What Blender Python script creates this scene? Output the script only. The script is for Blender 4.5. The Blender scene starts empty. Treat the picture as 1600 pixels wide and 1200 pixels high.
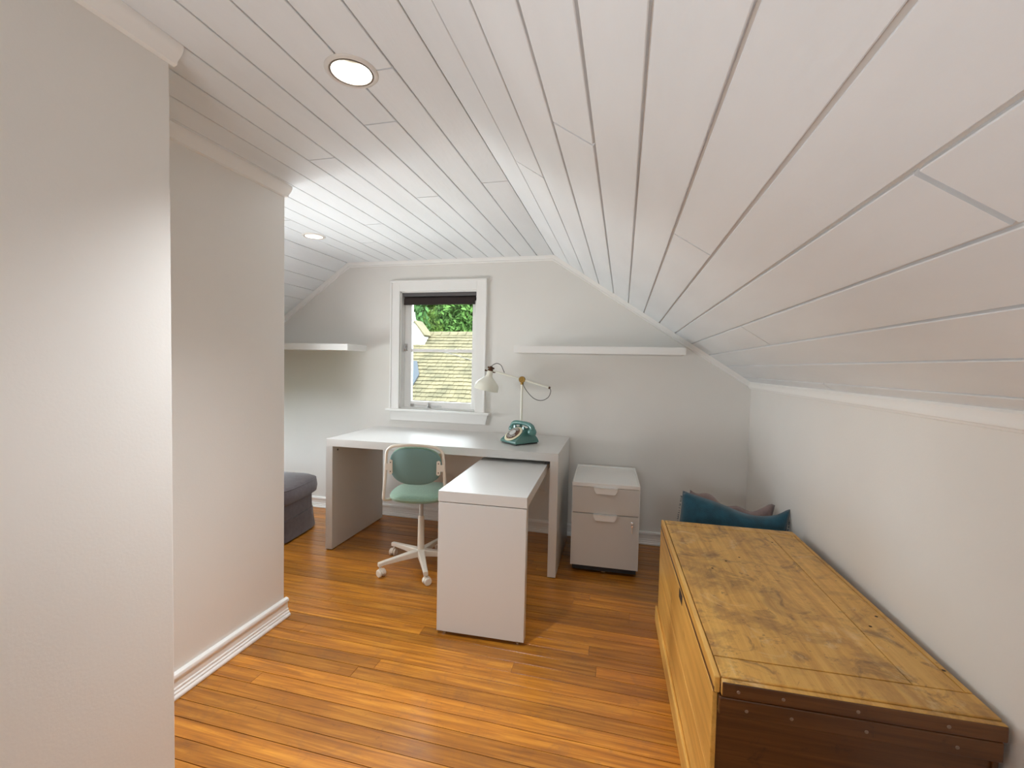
import bpy, bmesh, math, random
from mathutils import Vector, Matrix
random.seed(7)
S = bpy.context.scene
COL = S.collection
PI = math.pi
# ------------------------------------------------------------------ camera
H = 1.2267
yaw, pitch, roll = 0.24346206, -0.04041316, 0.0225025
F = Vector((-math.sin(yaw)*math.cos(pitch), math.cos(yaw)*math.cos(pitch), math.sin(pitch)))
Rv = F.cross(Vector((0, 0, 1))).normalized(); Uv = Rv.cross(F)
R2 = math.cos(roll)*Rv + math.sin(roll)*Uv
U2 = -math.sin(roll)*Rv + math.cos(roll)*Uv
cd = bpy.data.cameras.new('camera'); cam = bpy.data.objects.new('camera', cd); COL.objects.link(cam)
m3 = Matrix((R2, U2, -F)).transposed()
cam.matrix_world = Matrix.Translation((0, 0, H)) @ m3.to_4x4()
cd.sensor_width = 36.0; cd.lens = 697.94/1600*36.0; cd.clip_start = 0.02; cd.clip_end = 200
S.camera = cam
# ------------------------------------------------------------------ world, sun, exposure
SKY = 14.0; SUN = 4.0; LAMP = 9.0; EXPO = 0.42; FILL = 1.6; FILL2 = 5.2; UP_FILL = 3.4; ALCOVE_FILL = 6.2
LAMPCOL = (0.92, 0.96, 1.0)
w = bpy.data.worlds.new('world'); S.world = w; w.use_nodes = True
nt = w.node_tree; nt.nodes.clear()
wo = nt.nodes.new('ShaderNodeOutputWorld'); wb = nt.nodes.new('ShaderNodeBackground')
wb.inputs[0].default_value = (0.86, 0.93, 1.0, 1); wb.inputs[1].default_value = SKY
nt.links.new(wb.outputs[0], wo.inputs[0])
sd = bpy.data.lights.new('sun', 'SUN'); sun = bpy.data.objects.new('sun', sd); COL.objects.link(sun)
sd.energy = SUN; sd.angle = math.radians(2.0); sd.color = (1, 0.95, 0.86)
sun.location = (3, -3, 6)
sun.rotation_euler = Vector((-0.55, 0.45, -0.75)).to_track_quat('-Z', 'Y').to_euler()
S.view_settings.view_transform = 'Standard'; S.view_settings.look = 'None'
S.view_settings.gamma = 1; S.view_settings.use_curve_mapping = False
S.view_settings.exposure = EXPO
S.cycles.use_denoising = True
S.cycles.max_bounces = 12; S.cycles.diffuse_bounces = 8; S.cycles.glossy_bounces = 4
S.cycles.transmission_bounces = 6; S.cycles.transparent_max_bounces = 8
S.cycles.sample_clamp_indirect = 4.0
S.cycles.caustics_reflective = False; S.cycles.caustics_refractive = False

def portal(x, yy, z, wx, wz, inward, inx=0):
    d = bpy.data.lights.new('daylight_portal', 'AREA'); d.shape = 'RECTANGLE'; d.size = wx; d.size_y = wz; d.cycles.is_portal = True
    o = bpy.data.objects.new('daylight_portal', d); COL.objects.link(o); o.location = (x, yy, z)
    o.rotation_euler = Vector((inx, inward, 0)).to_track_quat('-Z', 'Z').to_euler()
fd = bpy.data.lights.new('side_fill_lamp', 'AREA'); fo = bpy.data.objects.new('side_fill_lamp', fd); COL.objects.link(fo)  # added fill out of view, not a lamp of the room
fd.shape = 'DISK'; fd.size = 0.40; fd.energy = FILL; fd.color = (0.97, 0.985, 1.0); fd.spread = math.radians(150); fo.location = (-1.05, -0.10, 1.20)
fo.rotation_euler = Vector((1.0, 0.5, 0.15)).to_track_quat('-Z', 'Y').to_euler()
f2 = bpy.data.lights.new('alcove_bounce_fill', 'AREA'); fo2 = bpy.data.objects.new('alcove_bounce_fill', f2); COL.objects.link(fo2)  # added uplight hidden in the alcove, brightens the far ceiling
f2.shape = 'DISK'; f2.size = 0.45; f2.energy = FILL2; f2.color = (0.97, 0.985, 1.0); fo2.location = (-2.0, 2.06, 0.58); f2.spread = math.radians(130)
fo2.rotation_euler = Vector((0.45, -0.02, 1.0)).to_track_quat('-Z', 'Y').to_euler()
def added_fill(name, e, loc, d, size, spread):  # unseen disc light added to even out the room
    l = bpy.data.lights.new(name, 'AREA'); o = bpy.data.objects.new(name, l); COL.objects.link(o)
    l.shape = 'DISK'; l.size = size; l.spread = math.radians(spread); l.energy = e; l.color = (0.97, 0.985, 1.0)
    o.location = loc; o.rotation_euler = Vector(d).to_track_quat('-Z', 'Y').to_euler()
added_fill('up_fill', UP_FILL, (-0.70, -0.2, 0.45), (0.3, 0.5, 1), 0.5, 120)  # added low uplight out of view, lifts the near ceiling
added_fill('alcove_side_fill', ALCOVE_FILL, (-2.75, 2.1, 1.0), (1, 0.08, 0.15), 0.4, 120)  # added light behind the partition, aimed across at the right wall
portal(-1.406, 3.40, 1.334, 0.64, 0.92, -1)
portal(-0.175, -2.72, 1.125, 0.74, 0.64, 1)
portal(-3.645, 2.50, 0.64, 1.08, 0.66, 0, 1)

# ------------------------------------------------------------------ materials
def mat(name, color, rough=0.5, metal=0.0, coat=0.0, spec=None, noise=0.0, nscale=8.0, bump=0.0, bscale=60.0, sheen=0.0, stretch=None, ncol=None, emit=None):
    m = bpy.data.materials.new(name); m.use_nodes = True
    n = m.node_tree; b = n.nodes['Principled BSDF']
    b.inputs['Base Color'].default_value = (*color, 1); b.inputs['Roughness'].default_value = rough
    b.inputs['Metallic'].default_value = metal; b.inputs['Coat Weight'].default_value = coat
    if spec is not None: b.inputs['Specular IOR Level'].default_value = spec
    if sheen: b.inputs['Sheen Weight'].default_value = sheen
    tc = n.nodes.new('ShaderNodeTexCoord'); mp = n.nodes.new('ShaderNodeMapping')
    n.links.new(tc.outputs['Object'], mp.inputs[0])
    if stretch: mp.inputs['Scale'].default_value = stretch
    if noise > 0:
        tx = n.nodes.new('ShaderNodeTexNoise'); tx.inputs['Scale'].default_value = nscale; tx.inputs['Detail'].default_value = 5
        n.links.new(mp.outputs[0], tx.inputs['Vector'])
        cr = n.nodes.new('ShaderNodeValToRGB')
        c2 = ncol or tuple(max(0, c*(1-noise)) for c in color)
        cr.color_ramp.elements[0].position = 0.35; cr.color_ramp.elements[1].position = 0.65
        cr.color_ramp.elements[0].color = (*c2, 1); cr.color_ramp.elements[1].color = (*color, 1)
        n.links.new(tx.outputs[0], cr.inputs[0]); n.links.new(cr.outputs[0], b.inputs['Base Color'])
    if bump > 0:
        t2 = n.nodes.new('ShaderNodeTexNoise'); t2.inputs['Scale'].default_value = bscale; t2.inputs['Detail'].default_value = 4
        n.links.new(mp.outputs[0], t2.inputs['Vector'])
        bp = n.nodes.new('ShaderNodeBump'); bp.inputs['Strength'].default_value = bump; bp.inputs['Distance'].default_value = 0.002
        n.links.new(t2.outputs[0], bp.inputs['Height']); n.links.new(bp.outputs[0], b.inputs['Normal'])
    if emit:
        b.inputs['Emission Color'].default_value = (*emit[0], 1); b.inputs['Emission Strength'].default_value = emit[1]
    return m

def wood(name, dark, mid, light, axis, scale, rough, coat, rnd=0.0, stain=None, bump=0.15):
    """grain stretched along axis; per-object brightness shift; optional stains"""
    m = bpy.data.materials.new(name); m.use_nodes = True
    n = m.node_tree; b = n.nodes['Principled BSDF']; L = n.links.new
    tc = n.nodes.new('ShaderNodeTexCoord'); oi = n.nodes.new('ShaderNodeObjectInfo')
    ad = n.nodes.new('ShaderNodeVectorMath'); ad.operation = 'ADD'
    mul = n.nodes.new('ShaderNodeMath'); mul.operation = 'MULTIPLY'; mul.inputs[1].default_value = 37.0 if rnd else 0.0
    L(oi.outputs['Random'], mul.inputs[0])
    cmb = n.nodes.new('ShaderNodeCombineXYZ')
    for i in range(3): L(mul.outputs[0], cmb.inputs[i])
    L(tc.outputs['Object'], ad.inputs[0]); L(cmb.outputs[0], ad.inputs[1])
    mp = n.nodes.new('ShaderNodeMapping'); sc = [scale]*3; sc[axis] = scale*0.045
    mp.inputs['Scale'].default_value = sc
    L(ad.outputs[0], mp.inputs[0])
    g = n.nodes.new('ShaderNodeTexNoise'); g.inputs['Scale'].default_value = 1.0; g.inputs['Detail'].default_value = 6; g.inputs['Roughness'].default_value = 0.6
    g.inputs['Distortion'].default_value = 0.6
    L(mp.outputs[0], g.inputs['Vector'])
    cr = n.nodes.new('ShaderNodeValToRGB'); e = cr.color_ramp.elements
    e[0].position = 0.3; e[0].color = (*dark, 1); e[1].position = 0.7; e[1].color = (*light, 1)
    em = e.new(0.5); em.color = (*mid, 1)
    L(g.outputs[0], cr.inputs[0])
    out = cr.outputs[0]
    # broad wear mottling
    wn = n.nodes.new('ShaderNodeTexNoise'); wn.inputs['Scale'].default_value = 5.5; wn.inputs['Detail'].default_value = 7; wn.inputs['Roughness'].default_value = 0.65
    mp2 = n.nodes.new('ShaderNodeMapping'); s2 = [1, 1, 1]; s2[axis] = 0.45; mp2.inputs['Scale'].default_value = s2
    L(ad.outputs[0], mp2.inputs[0]); L(mp2.outputs[0], wn.inputs['Vector'])
    if stain:
        for (sc_, det, lo, hi, colr, amt) in stain:
            st = n.nodes.new('ShaderNodeTexNoise'); st.inputs['Scale'].default_value = sc_; st.inputs['Detail'].default_value = det; st.inputs['Roughness'].default_value = 0.7
            st.inputs['Distortion'].default_value = 1.2
            L(ad.outputs[0], st.inputs['Vector'])
            mr = n.nodes.new('ShaderNodeMapRange'); mr.inputs[1].default_value = lo; mr.inputs[2].default_value = hi
            mr.inputs[3].default_value = 0; mr.inputs[4].default_value = amt
            L(st.outputs[0], mr.inputs[0])
            mx = n.nodes.new('ShaderNodeMix'); mx.data_type = 'RGBA'
            L(mr.outputs[0], mx.inputs[0]); L(out, mx.inputs[6]); mx.inputs[7].default_value = (*colr, 1)
            out = mx.outputs[2]
    hsv = n.nodes.new('ShaderNodeHueSaturation')
    v = n.nodes.new('ShaderNodeMapRange'); v.inputs[3].default_value = 1-rnd; v.inputs[4].default_value = 1+rnd
    L(oi.outputs['Random'], v.inputs[0])
    w2 = n.nodes.new('ShaderNodeMapRange'); w2.inputs[1].default_value = 0.3; w2.inputs[2].default_value = 0.7
    w2.inputs[3].default_value = 0.86; w2.inputs[4].default_value = 1.12
    L(wn.outputs[0], w2.inputs[0])
    vm = n.nodes.new('ShaderNodeMath'); vm.operation = 'MULTIPLY'; L(v.outputs[0], vm.inputs[0]); L(w2.outputs[0], vm.inputs[1])
    L(vm.outputs[0], hsv.inputs['Value']); L(out, hsv.inputs['Color']); L(hsv.outputs[0], b.inputs['Base Color'])
    b.inputs['Roughness'].default_value = rough; b.inputs['Coat Weight'].default_value = coat; b.inputs['Coat Roughness'].default_value = 0.24
    bp = n.nodes.new('ShaderNodeBump'); bp.inputs['Strength'].default_value = bump; bp.inputs['Distance'].default_value = 0.001
    L(g.outputs[0], bp.inputs['Height']); L(bp.outputs[0], b.inputs['Normal'])
    return m

M = {}
M['wall'] = mat('wall_paint', (0.80, 0.785, 0.75), 0.55, noise=0.025, nscale=2.5, bump=0.12, bscale=140)
M['plank'] = mat('plank_paint', (0.81, 0.845, 0.875), 0.5, noise=0.07, nscale=1.6, bump=0.5, bscale=22, stretch=(3.2, 0.8, 3.2))
M['backing'] = mat('gap_paint', (0.66, 0.62, 0.58), 0.7)
M['trim'] = mat('trim_paint', (0.87, 0.865, 0.845), 0.35, bump=0.05, bscale=60)
M['floor'] = wood('floor_wood', (0.25, 0.082, 0.007), (0.43, 0.155, 0.012), (0.61, 0.265, 0.028), 0, 60, 0.34, 0.45, rnd=0.27,
                  stain=[(6.0, 7, 0.52, 0.72, (0.22, 0.095, 0.03), 0.5), (22.0, 5, 0.60, 0.72, (0.16, 0.06, 0.015), 0.45)])
M['subfloor'] = mat('subfloor_dark', (0.10, 0.035, 0.01), 0.9)
M['lam'] = mat('white_laminate', (0.64, 0.635, 0.615), 0.28, bump=0.02, bscale=200)
M['shelf'] = mat('white_shelf_laminate', (0.82, 0.815, 0.795), 0.35)
M['cab'] = mat('cabinet_paint', (0.60, 0.58, 0.545), 0.4)
M['cabw'] = mat('cabinet_white_paint', (0.80, 0.795, 0.775), 0.35)
M['black'] = mat('black_plastic', (0.012, 0.012, 0.013), 0.5)
M['cream'] = mat('cream_coated_metal', (0.76, 0.70, 0.60), 0.4)
M['creamlamp'] = mat('ivory_lacquer', (0.80, 0.79, 0.69), 0.32)
M['rod'] = mat('grey_painted_rod', (0.50, 0.50, 0.48), 0.35)
M['sage'] = mat('sage_fabric', (0.25, 0.385, 0.285), 0.85, noise=0.12, nscale=90, bump=0.3, bscale=500, sheen=0.2)
M['sageback'] = mat('sage_back_shell', (0.165, 0.285, 0.27), 0.7, bump=0.2, bscale=400)
M['brass'] = mat('aged_brass', (0.34, 0.21, 0.06), 0.35, metal=1)
M['bronze'] = mat('dark_bronze', (0.10, 0.045, 0.02), 0.4, metal=0.7)
M['chrome'] = mat('chrome', (0.75, 0.75, 0.75), 0.18, metal=1)
M['teal'] = mat('teal_phone_plastic', (0.075, 0.20, 0.175), 0.25, coat=0.4)
M['dialcream'] = mat('dial_ring_cream', (0.75, 0.70, 0.50), 0.3)
M['dialbrown'] = mat('dial_plate_brown', (0.15, 0.07, 0.04), 0.3)
M['clear'] = mat('dial_wheel_grey', (0.60, 0.60, 0.58), 0.15)
M['cord'] = mat('dark_cord', (0.05, 0.045, 0.04), 0.7)
M['ott'] = mat('mauve_grey_linen', (0.12, 0.10, 0.108), 0.9, noise=0.2, nscale=30, bump=0.5, bscale=300, sheen=0.25)
M['tealcloth'] = mat('teal_velvet', (0.010, 0.085, 0.135), 0.8, noise=0.35, nscale=25, bump=0.6, bscale=200, sheen=0.3)
M['mauvecloth'] = mat('mauve_cloth', (0.30, 0.215, 0.21), 0.9, noise=0.25, nscale=14, bump=0.6, bscale=120, sheen=0.2)
M['blindcase'] = mat('blind_cassette_grey', (0.10, 0.095, 0.095), 0.5)
M['blindcloth'] = mat('blind_fabric_brown', (0.030, 0.020, 0.018), 0.9)
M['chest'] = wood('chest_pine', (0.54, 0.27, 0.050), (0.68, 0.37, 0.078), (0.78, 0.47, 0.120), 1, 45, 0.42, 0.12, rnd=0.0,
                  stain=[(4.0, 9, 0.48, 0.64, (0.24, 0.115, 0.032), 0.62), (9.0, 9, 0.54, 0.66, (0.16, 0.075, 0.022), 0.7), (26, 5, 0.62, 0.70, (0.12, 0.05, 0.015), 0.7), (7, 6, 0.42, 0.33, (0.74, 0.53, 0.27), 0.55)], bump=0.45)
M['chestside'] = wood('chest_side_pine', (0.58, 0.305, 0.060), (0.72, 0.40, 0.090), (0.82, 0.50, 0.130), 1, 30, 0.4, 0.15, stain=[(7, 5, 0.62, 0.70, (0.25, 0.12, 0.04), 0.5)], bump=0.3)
M['chestend'] = wood('chest_end_stain_shade', (0.060, 0.020, 0.005), (0.105, 0.038, 0.009), (0.17, 0.065, 0.017), 0, 45, 0.4, 0.2, stain=[(9, 5, 0.58, 0.68, (0.05, 0.02, 0.008), 0.7)], bump=0.3)  # dark stain, with the near end's shadow put into the colour too
M['nail'] = mat('dull_nail', (0.30, 0.22, 0.16), 0.5, metal=0.6)
M['keyhole'] = mat('dark_recess', (0.03, 0.012, 0.005), 0.8)
M['plate'] = mat('switch_plate', (0.78, 0.775, 0.76), 0.4)
M['reflector'] = mat('downlight_reflector', (0.075, 0.066, 0.050), 0.6, spec=0.2)
M['ring'] = mat('downlight_ring_white', (0.72, 0.70, 0.67), 0.3)
M['ringgrey'] = mat('downlight_gasket', (0.16, 0.13, 0.10), 0.6)
M['lens'] = mat('downlight_lens', (1, 1, 1), 0.5, emit=((1.0, 0.93, 0.84), 9.0))
M['lensdim'] = mat('downlight_lens_soft', (1, 1, 1), 0.5, emit=((1.0, 0.93, 0.84), 5.0))
M['shingle'] = mat('cedar_shingle', (0.078, 0.068, 0.040), 0.9, spec=0.08, noise=0.5, nscale=3.0, ncol=(0.050, 0.046, 0.028), bump=0.8, bscale=30)
M['houseext'] = mat('exterior_white', (0.5, 0.5, 0.5), 0.7)
M['slate'] = mat('roof_grey', (0.028, 0.034, 0.040), 0.8, spec=0.08)
M['extglass'] = mat('far_window_dark', (0.10, 0.12, 0.14), 0.1)
M['bark'] = mat('bark', (0.10, 0.07, 0.045), 0.95)
M['grass'] = mat('lawn', (0.08, 0.12, 0.05), 0.95, noise=0.4, nscale=3)
M['leafA'] = mat('leaf_mid_green', (0.085, 0.155, 0.024), 0.7, spec=0.1, noise=0.7, nscale=1.8)
M['leafB'] = mat('leaf_dark_green', (0.03, 0.08, 0.02), 0.75, spec=0.1, noise=0.6, nscale=2.0)
M['leafC'] = mat('leaf_blue_green', (0.055, 0.12, 0.026), 0.75, spec=0.1, noise=0.5, nscale=2.0)
g = bpy.data.materials.new('window_glass'); g.use_nodes = True; M['glass'] = g
n = g.node_tree; n.nodes.clear()
o_ = n.nodes.new('ShaderNodeOutputMaterial'); mx = n.nodes.new('ShaderNodeMixShader'); tr = n.nodes.new('ShaderNodeBsdfTransparent'); gl = n.nodes.new('ShaderNodeBsdfGlossy')
tr.inputs[0].default_value = (0.97, 0.98, 0.97, 1); gl.inputs['Roughness'].default_value = 0.02
fr = n.nodes.new('ShaderNodeFresnel'); fr.inputs[0].default_value = 1.45
n.links.new(fr.outputs[0], mx.inputs[0]); n.links.new(tr.outputs[0], mx.inputs[1]); n.links.new(gl.outputs[0], mx.inputs[2]); n.links.new(mx.outputs[0], o_.inputs[0])

# ------------------------------------------------------------------ helpers
def thing(name, label=None, cat=None, loc=(0, 0, 0), rotz=0.0, group=None, kind=None):
    o = bpy.data.objects.new(name, None); COL.objects.link(o); o.empty_display_size = 0.05
    o.location = loc; o.rotation_euler = (0, 0, rotz)
    props(o, label, cat, group, kind); return o
def props(o, label=None, cat=None, group=None, kind=None):
    if label: o['label'] = label
    if cat: o['category'] = cat
    if group: o['group'] = group
    if kind: o['kind'] = kind
    return o
def obj(name, bm, m, parent=None, loc=None, rotz=0, smooth=False, label=None, kind=None):
    me = bpy.data.meshes.new(name)
    bmesh.ops.recalc_face_normals(bm, faces=bm.faces)
    bm.to_mesh(me); bm.free()
    ms = m if isinstance(m, (list, tuple)) else [m]
    for x in ms: me.materials.append(x)
    if smooth:
        for p in me.polygons: p.use_smooth = True
        if smooth == 'auto':
            try: me.set_sharp_from_angle(angle=math.radians(38))
            except Exception: pass
    o = bpy.data.objects.new(name, me); COL.objects.link(o)
    if parent: o.parent = parent
    if loc: o.location = loc
    if rotz: o.rotation_euler[2] = rotz
    if label: o['label'] = label
    if kind: o['kind'] = kind
    return o
def merge(bm, b2, mtx=None):
    if mtx is not None: b2.transform(mtx)
    me = bpy.data.meshes.new('tmp'); b2.to_mesh(me); b2.free(); bm.from_mesh(me); bpy.data.meshes.remove(me)
def box(x0, x1, y0, y1, z0, z1, bev=0.0, seg=2, bm=None, mtx=None):
    b = bmesh.new(); bmesh.ops.create_cube(b, size=1)
    for v in b.verts:
        v.co = Vector(((x0+x1)/2+v.co.x*(x1-x0), (y0+y1)/2+v.co.y*(y1-y0), (z0+z1)/2+v.co.z*(z1-z0)))
    if bev > 0: bmesh.ops.bevel(b, geom=b.edges[:], offset=bev, segments=seg, profile=0.5, affect='EDGES')
    if bm is None:
        if mtx is not None: b.transform(mtx)
        return b
    merge(bm, b, mtx); return bm
def prism(poly, axis, a0, a1, bm=None, bev=0):
    """poly: list of 2D points; axis 0 -> (y,z), 1 -> (x,z), 2 -> (x,y)"""
    b = bmesh.new()
    def P(u, v, a): return {0: (a, u, v), 1: (u, a, v), 2: (u, v, a)}[axis]
    A = [b.verts.new(P(u, v, a0)) for u, v in poly]; B = [b.verts.new(P(u, v, a1)) for u, v in poly]
    n = len(poly); b.faces.new(A); b.faces.new(B[::-1])
    for i in range(n): b.faces.new((A[i], A[(i+1) % n], B[(i+1) % n], B[i]))
    bmesh.ops.recalc_face_normals(b, faces=b.faces)
    if bev: bmesh.ops.bevel(b, geom=b.edges[:], offset=bev, segments=2, profile=0.5, affect='EDGES')
    if bm is None: return b
    merge(bm, b); return bm
def lathe(prof, segs=32, bm=None, mtx=None, close=True):
    b = bmesh.new(); rings = []
    for r, z in prof:
        if r < 1e-6: rings.append([b.verts.new((0, 0, z))])
        else: rings.append([b.verts.new((r*math.cos(2*PI*i/segs), r*math.sin(2*PI*i/segs), z)) for i in range(segs)])
    for A, B in zip(rings, rings[1:]):
        for i in range(segs):
            j = (i+1) % segs
            if len(A) == 1 and len(B) == 1: continue
            if len(A) == 1: b.faces.new((A[0], B[j], B[i]))
            elif len(B) == 1: b.faces.new((A[i], A[j], B[0]))
            else: b.faces.new((A[i], A[j], B[j], B[i]))
    if bm is None:
        if mtx is not None: b.transform(mtx)
        return b
    merge(bm, b, mtx); return bm
def spline(pts, n=8, closed=False):
    pts = [Vector(p) for p in pts]; out = []; N = len(pts)
    for i in range(N if closed else N-1):
        g = lambda k: pts[k % N] if closed else pts[max(0, min(N-1, k))]
        p0, p1, p2, p3 = g(i-1), g(i), g(i+1), g(i+2)
        for j in range(n):
            t = j/n
            out.append(0.5*((2*p1)+(-p0+p2)*t+(2*p0-5*p1+4*p2-p3)*t*t+(-p0+3*p1-3*p2+p3)*t**3))
    if not closed: out.append(pts[-1])
    return out
def tube(pts, r, segs=10, closed=False, bm=None):
    pts = [Vector(p) for p in pts]; b = bmesh.new(); rings = []; N = len(pts)
    up = None
    for i, p in enumerate(pts):
        t = (pts[(i+1) % N]-pts[i-1]) if closed else (pts[min(i+1, N-1)]-pts[max(i-1, 0)])
        t.normalize()
        if up is None:
            up = Vector((0, 0, 1)) if abs(t.z) < 0.9 else Vector((1, 0, 0))
        a = up - t*up.dot(t)
        if a.length < 1e-6: a = t.orthogonal()
        a.normalize(); up = a; c = t.cross(a)
        rr = r[i] if isinstance(r, (list, tuple)) else r
        rings.append([b.verts.new(p + (a*math.cos(2*PI*k/segs)+c*math.sin(2*PI*k/segs))*rr) for k in range(segs)])
    for i in range(N if closed else N-1):
        A, B = rings[i], rings[(i+1) % N]
        for k in range(segs): b.faces.new((A[k], A[(k+1) % segs], B[(k+1) % segs], B[k]))
    if not closed: b.faces.new(rings[0][::-1]); b.faces.new(rings[-1])
    if bm is None: return b
    merge(bm, b); return bm
def T(x=0, y=0, z=0): return Matrix.Translation((x, y, z))
def Rz(a): return Matrix.Rotation(a, 4, 'Z')
def Rx(a): return Matrix.Rotation(a, 4, 'X')
def Ry(a): return Matrix.Rotation(a, 4, 'Y')

# ================================================================== SETTING
D = 3.235; XR = 0.82; XL = -3.53; ZC = 2.03; YR = -2.6
CR = (-0.510, ZC); KR = (XR, 1.15); CLf = (-2.194, ZC); KL = (XL, 1.085)
XA = -1.158; YA = 0.93; XB = -1.545; YB = 1.78
WX0, WX1, WZ0, WZ1 = -1.728, -1.084, 0.872, 1.796      # window opening

# floor -------------------------------------------------------------
bm = box(XL-0.1, XR+0.1, YR-0.1, D+0.1, -0.09, -0.021)
floor = obj('floor', bm, M['subfloor']); props(floor, kind='structure')
W = 0.0655; y = 1.302 - W*60
rows = []
while y < D:
    rows.append(y); y += W
fixed = {}
rowi = lambda yy: int(round((yy - (1.302-W*60))/W - 0.5))
fixed[rowi(1.73)] = [-1.393]; fixed[rowi(1.70)] = fixed.get(rowi(1.70), []) + [-0.40]; fixed[rowi(1.80)] = [-0.069]
fixed[rowi(1.50)] = [-1.0, 0.35]; fixed[rowi(1.40)] = [-1.34]
rnd = random.Random(4)
for i, y0 in enumerate(rows):
    if y0+W < YR: continue
    if i in fixed: cuts = fixed[i]
    else: cuts = [rnd.uniform(-2.9, -0.6), rnd.uniform(-0.45, 0.6)] if rnd.random() < 0.35 else [rnd.uniform(-2.6, 0.3)]
    xs = [XL] + sorted(cuts) + [XR]
    for a, b_ in zip(xs, xs[1:]):
        g_ = 0.0011; c = 0.0004; z1 = rnd.uniform(-0.0004, 0.0)
        yb0, yb1 = max(y0, YR)+g_, min(y0+W, D)-g_
        if yb1-yb0 < 0.006: continue
        poly = [(yb0, -0.02), (yb0, z1-c*0.8), (yb0+c, z1), (yb1-c, z1), (yb1, z1-c*0.8), (yb1, -0.02)]
        cx, cy = (a+b_)/2, (yb0+yb1)/2
        bb = prism([(u-cy, v) for u, v in poly], 0, a+0.0006-cx, b_-0.0006-cx)
        obj('floorboard', bb, M['floor'], floor, loc=(cx, cy, 0))

# ceiling ------------------------------------------------------------
PT = 0.009
def ceil_row(A, dirv, nrm, s0, s1, cuts, gap, parent):
    ys = [YR] + sorted(cuts) + [D]
    for ya, yb in zip(ys, ys[1:]):
        c = 0.0015; h = gap/2
        prof = [(s0+h, PT), (s0+h, c), (s0+h+c, 0), (s1-h-c, 0), (s1-h, c), (s1-h, PT)]
        bg_ = 0.0055 if abs(ya-0.65)+abs(yb-0.65) < abs(yb-ya)+0.001 and dirv[1] < -0.1 and dirv[0] > 0 else 0.0028
        y0 = ya + (bg_ if ya > YR else 0); y1 = yb - (bg_ if yb < D else 0)
        b = bmesh.new()
        P = lambda s, nn, yy: (A[0]+dirv[0]*s+nrm[0]*nn, yy, A[1]+dirv[1]*s+nrm[1]*nn)
        V0 = [b.verts.new(P(s, nn, y0)) for s, nn in prof]; V1 = [b.verts.new(P(s, nn, y1)) for s, nn in prof]
        b.faces.new(V0); b.faces.new(V1[::-1]); N = len(prof)
        for k in range(N): b.faces.new((V0[k], V0[(k+1) % N], V1[(k+1) % N], V1[k]))
        o = obj('plank', b, M['plank'], parent)
        planks.append((o, min(A[0]+dirv[0]*s0, A[0]+dirv[0]*s1), max(A[0]+dirv[0]*s0, A[0]+dirv[0]*s1), y0, y1))
planks = []
dR = Vector((KR[0]-CR[0], KR[1]-CR[1])); LR = dR.length; dR /= LR; nR = (-dR.y, dR.x)   # outward (up/right)
dL = Vector((KL[0]-CLf[0], KL[1]-CLf[1])); LL = dL.length; dL /= LL; nL = (dL.y, -dL.x)
t_ = 0.03
def off(p, nn, k): return (p[0]+nn[0]*k, p[1]+nn[1]*k)
cb = [off(KL, nL, PT), (CLf[0]-0.004, ZC+PT), (CR[0]+0.004, ZC+PT), off(KR, nR, PT),
      off((KR[0]+dR.x*0.12, KR[1]+dR.y*0.12), nR, PT), off((KR[0]+dR.x*0.12, KR[1]+dR.y*0.12), nR, 0.12), (CR[0]+0.02, ZC+0.13), (CLf[0]-0.02, ZC+0.13),
      off((KL[0]+dL.x*0.12, KL[1]+dL.y*0.12), nL, 0.12), off((KL[0]+dL.x*0.12, KL[1]+dL.y*0.12), nL, PT)]
ceiling = obj('ceiling', prism(cb, 1, YR-0.1, D+0.12), M['backing']); props(ceiling, kind='structure')
sR = [0, .136, .262, .389, .512, .634, .759, .884, 1.010, 1.138, 1.272, 1.401, 1.532, LR]
cutR = {0: [0.2], 1: [1.565], 2: [-0.4], 3: [1.086], 4: [-0.9], 5: [0.0], 6: [1.345], 7: [-1.2], 8: [0.65], 9: [1.92], 10: [-0.3], 11: [-0.7], 12: [2.016]}
for k in range(len(sR)-1):
    ceil_row(CR, dR, nR, sR[k], sR[k+1], cutR.get(k, []), 0.007 if k > 1 else 0.004, ceiling)
fx = [CR[0]-0.1235*k for k in range(14)]; fx[-1] = CLf[0]
cutF = {0: [1.909], 1: [1.13], 2: [1.376], 3: [2.017, -0.2], 4: [-0.9], 5: [0.926], 6: [0.3], 7: [2.35], 9: [2.7], 11: [2.2]}
cutF[5] = [0.926]; cutF[6] = []; cutF[5].append(1.567)
for k in range(13):
    ceil_row((fx[k], ZC), (-1, 0), (0, 1), 0, fx[k]-fx[k+1], cutF.get(k, []), 0.005, ceiling)
sL = [LL*k/13 for k in range(14)]
for k in range(13):
    ceil_row(CLf, dL, nL, sL[k], sL[k+1], [[2.4], [], [1.9], [], [2.8]][k % 5], 0.003, ceiling)

# walls --------------------------------------------------------------
# back wall: gable polygon with window hole, built of convex prisms
bm = bmesh.new(); TH = 0.13
def zc(x):
    if x > CR[0]: return ZC+(x-CR[0])/(KR[0]-CR[0])*(KR[1]-ZC)
    if x < CLf[0]: return ZC+(x-CLf[0])/(KL[0]-CLf[0])*(KL[1]-ZC)
    return ZC
e = 0.012
def seg(x0, x1, z0):
    xs = [x0]+[x for x in (CLf[0], CR[0]) if x0 < x < x1]+[x1]
    prism([(x0, z0), (x1, z0)]+[(x, zc(x)+e) for x in xs[::-1]], 1, D, D+TH, bm)
seg(XL-0.1, WX0, -0.09)
seg(WX1, XR+0.1, -0.09)
seg(WX0, WX1, WZ1)
prism([(WX0, -0.09), (WX1, -0.09), (WX1, WZ0), (WX0, WZ0)], 1, D, D+TH, bm)
bmesh.ops.remove_doubles(bm, verts=bm.verts, dist=1e-5)
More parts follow.
